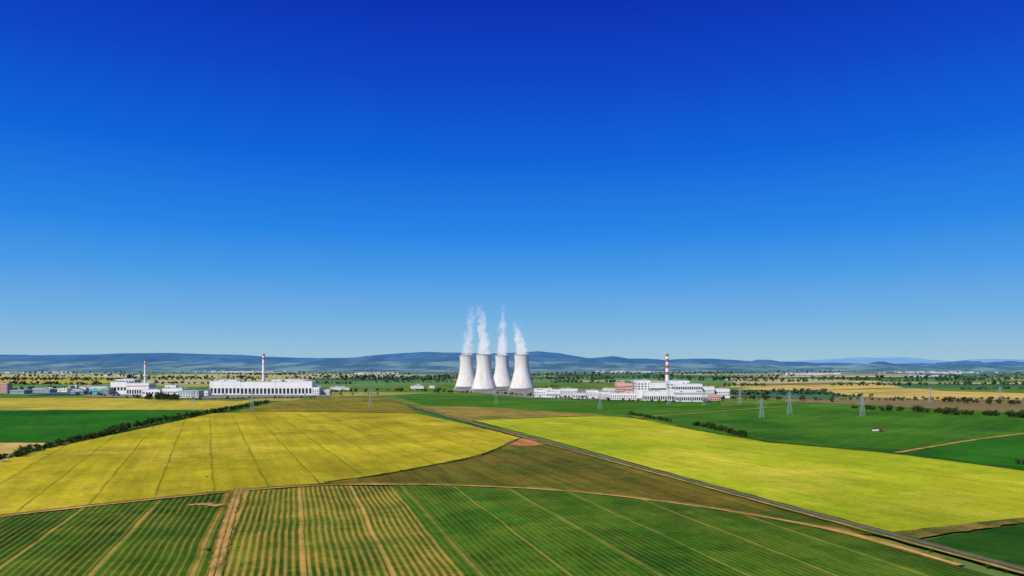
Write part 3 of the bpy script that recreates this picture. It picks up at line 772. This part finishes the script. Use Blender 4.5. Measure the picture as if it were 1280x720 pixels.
# solar farm
M_sol, nt_ = new_mat('solar_glass'); finish(nt_, (0.03, 0.05, 0.10, 1), 0.25, 0.5)
e = empty('solar_farm', (*px_to_ground(60, 495), 0)); mb = MB(); ms = MB()
for r_ in range(12):
    yy_ = r_ * 9.0
    mb.quad([(-60, yy_, .8), (60, yy_, .8), (60, yy_ + 4, 3.0), (-60, yy_ + 4, 3.0)])
    for k in range(13): ms.box(-59 + k * 9.8, -58.7 + k * 9.8, yy_ + 2, yy_ + 2.3, 0, 1.75)
mb.obj('panels', M_sol, e); ms.obj('posts', M_grey, e)

# ------------------------------------------------------------------ pylons
M_steel = plain_mat('galvanised_steel', (0.42, 0.44, 0.45, 1), 0.2, 0.3, 0.5, 0.4, 0.2)
arms = [(.62, 8.0), (.76, 10.0), (.90, 6.5)]
def pylon(u, v, H, th=.27):
    x, y = px_to_ground(u, v); e = empty('electricity_pylon', (x, y, 0)); mb = MB()
    wd = lambda t: 3.4 * (1 - t) ** 1.2 + .5
    N = 7; lv = [1 - (1 - i / N) ** 1.2 for i in range(N + 1)]
    for i in range(N):
        a, b = lv[i], lv[i + 1]; A = wd(a); B = wd(b)
        ca = [(A, A), (-A, A), (-A, -A), (A, -A)]; cb = [(B, B), (-B, B), (-B, -B), (B, -B)]
        for k in range(4):
            k2 = (k + 1) % 4
            mb.strut((*ca[k], a * H), (*cb[k], b * H), th)
            mb.strut((*ca[k], a * H), (*cb[k2], b * H), th * .5)
            mb.strut((*ca[k2], a * H), (*cb[k], b * H), th * .5)
            mb.strut((*cb[k], b * H), (*cb[k2], b * H), th * .45)
    for t, w in arms:
        for s in (-1, 1):
            B = wd(t)
            for q in (-B, B):
                mb.strut((s * B, q, t * H), (s * w, 0, t * H), th * .7); mb.strut((s * B * .8, q * .8, t * H + 2.2), (s * w, 0, t * H), th * .6)
            mb.strut((s * w, 0, t * H), (s * w, 0, t * H - 2.5), .25)
    mb.obj('lattice', M_steel, e)
    return (x, y, H)
P1 = [pylon(*p) for p in [(242, 508, 38), (315, 514, 40), (463, 510, 40), (620, 507, 38), (750, 512, 34)]]
P2 = [pylon(*p) for p in [(836, 506, 30), (987, 519, 42), (952, 523, 32), (1078, 521, 38), (1163, 503, 36), (1250, 500, 34), (925, 505, 34), (880, 507, 32)]]
mb = MB()
for L_ in (P1, P2[1:2] + P2[3:5]):
    for a, b in zip(L_[:-1], L_[1:]):
        for t, w in arms:
            for s in (-1, 1):
                pa = Vector((a[0] + s * w, a[1], a[2] * t - 2.5)); pb = Vector((b[0] + s * w, b[1], b[2] * t - 2.5))
                pr = pa
                for i in range(1, 13):
                    f = i / 12; q = pa.lerp(pb, f); q.z -= 7 * 4 * f * (1 - f) * .5; mb.strut(pr, q, .06); pr = q
mb.obj('power_lines', M_steel)

# ------------------------------------------------------------------ tractor with trailer
x, y = px_to_ground(1101, 540)
e = empty('tractor', (x, y, 0)); e.rotation_euler = (0, 0, math.radians(12)); e.scale = (1.25,) * 3
M_tyre = plain_mat('tyre', (.03, .03, .03, 1))
mb = MB(); mb.box(1.2, 3.9, -.55, .55, 1.0, 2.1); mb.box(-1.0, 1.2, -.5, .5, .8, 1.5); mb.box(-1.5, -.2, -1.3, 1.3, 1.75, 1.95); mb.obj('bonnet', M_red, e)
mb = MB(); mb.box(-.9, 1.1, -.8, .8, 1.5, 2.95); mb.obj('cab_glass', M_glass, e)
mb = MB(); mb.box(-1.05, 1.25, -.95, .95, 2.95, 3.15)
for a in (-.95, 1.0):
    for b in (-.85, .7): mb.box(a, a + .15, b, b + .15, 1.5, 2.95)
mb.obj('cab_frame', M_red, e)
mb = MB()
for s in (-1.1, 1.1): mb.wheel((-.6, s, .95), .95, .5); mb.wheel((2.9, s, .65), .65, .4)
for s in (-1.1, 1.1): mb.wheel((-5.0, s, .6), .6, .4); mb.wheel((-8.2, s, .6), .6, .4)
mb.obj('wheels', M_tyre, e)
mb = MB(); mb.box(-9.4, -3.4, -1.2, 1.2, 1.1, 1.3); mb.box(-3.4, -1.0, -.1, .1, .7, .85)
mb.obj('trailer_frame', M_grey, e)
mb = MB(); mb.box(-9.4, -9.25, -1.2, 1.2, 1.3, 2.7); mb.box(-3.55, -3.4, -1.2, 1.2, 1.3, 2.7); mb.box(-9.25, -3.55, -1.2, -1.1, 1.3, 2.6); mb.box(-9.25, -3.55, 1.1, 1.2, 1.3, 2.6)
mb.obj('trailer_sides', M_white, e)
mb = MB(); mb.box(-9.2, -3.6, -1.08, 1.08, 1.31, 2.3); mb.obj('grain_load', M_tan, e)
print('done', len(bpy.data.objects))
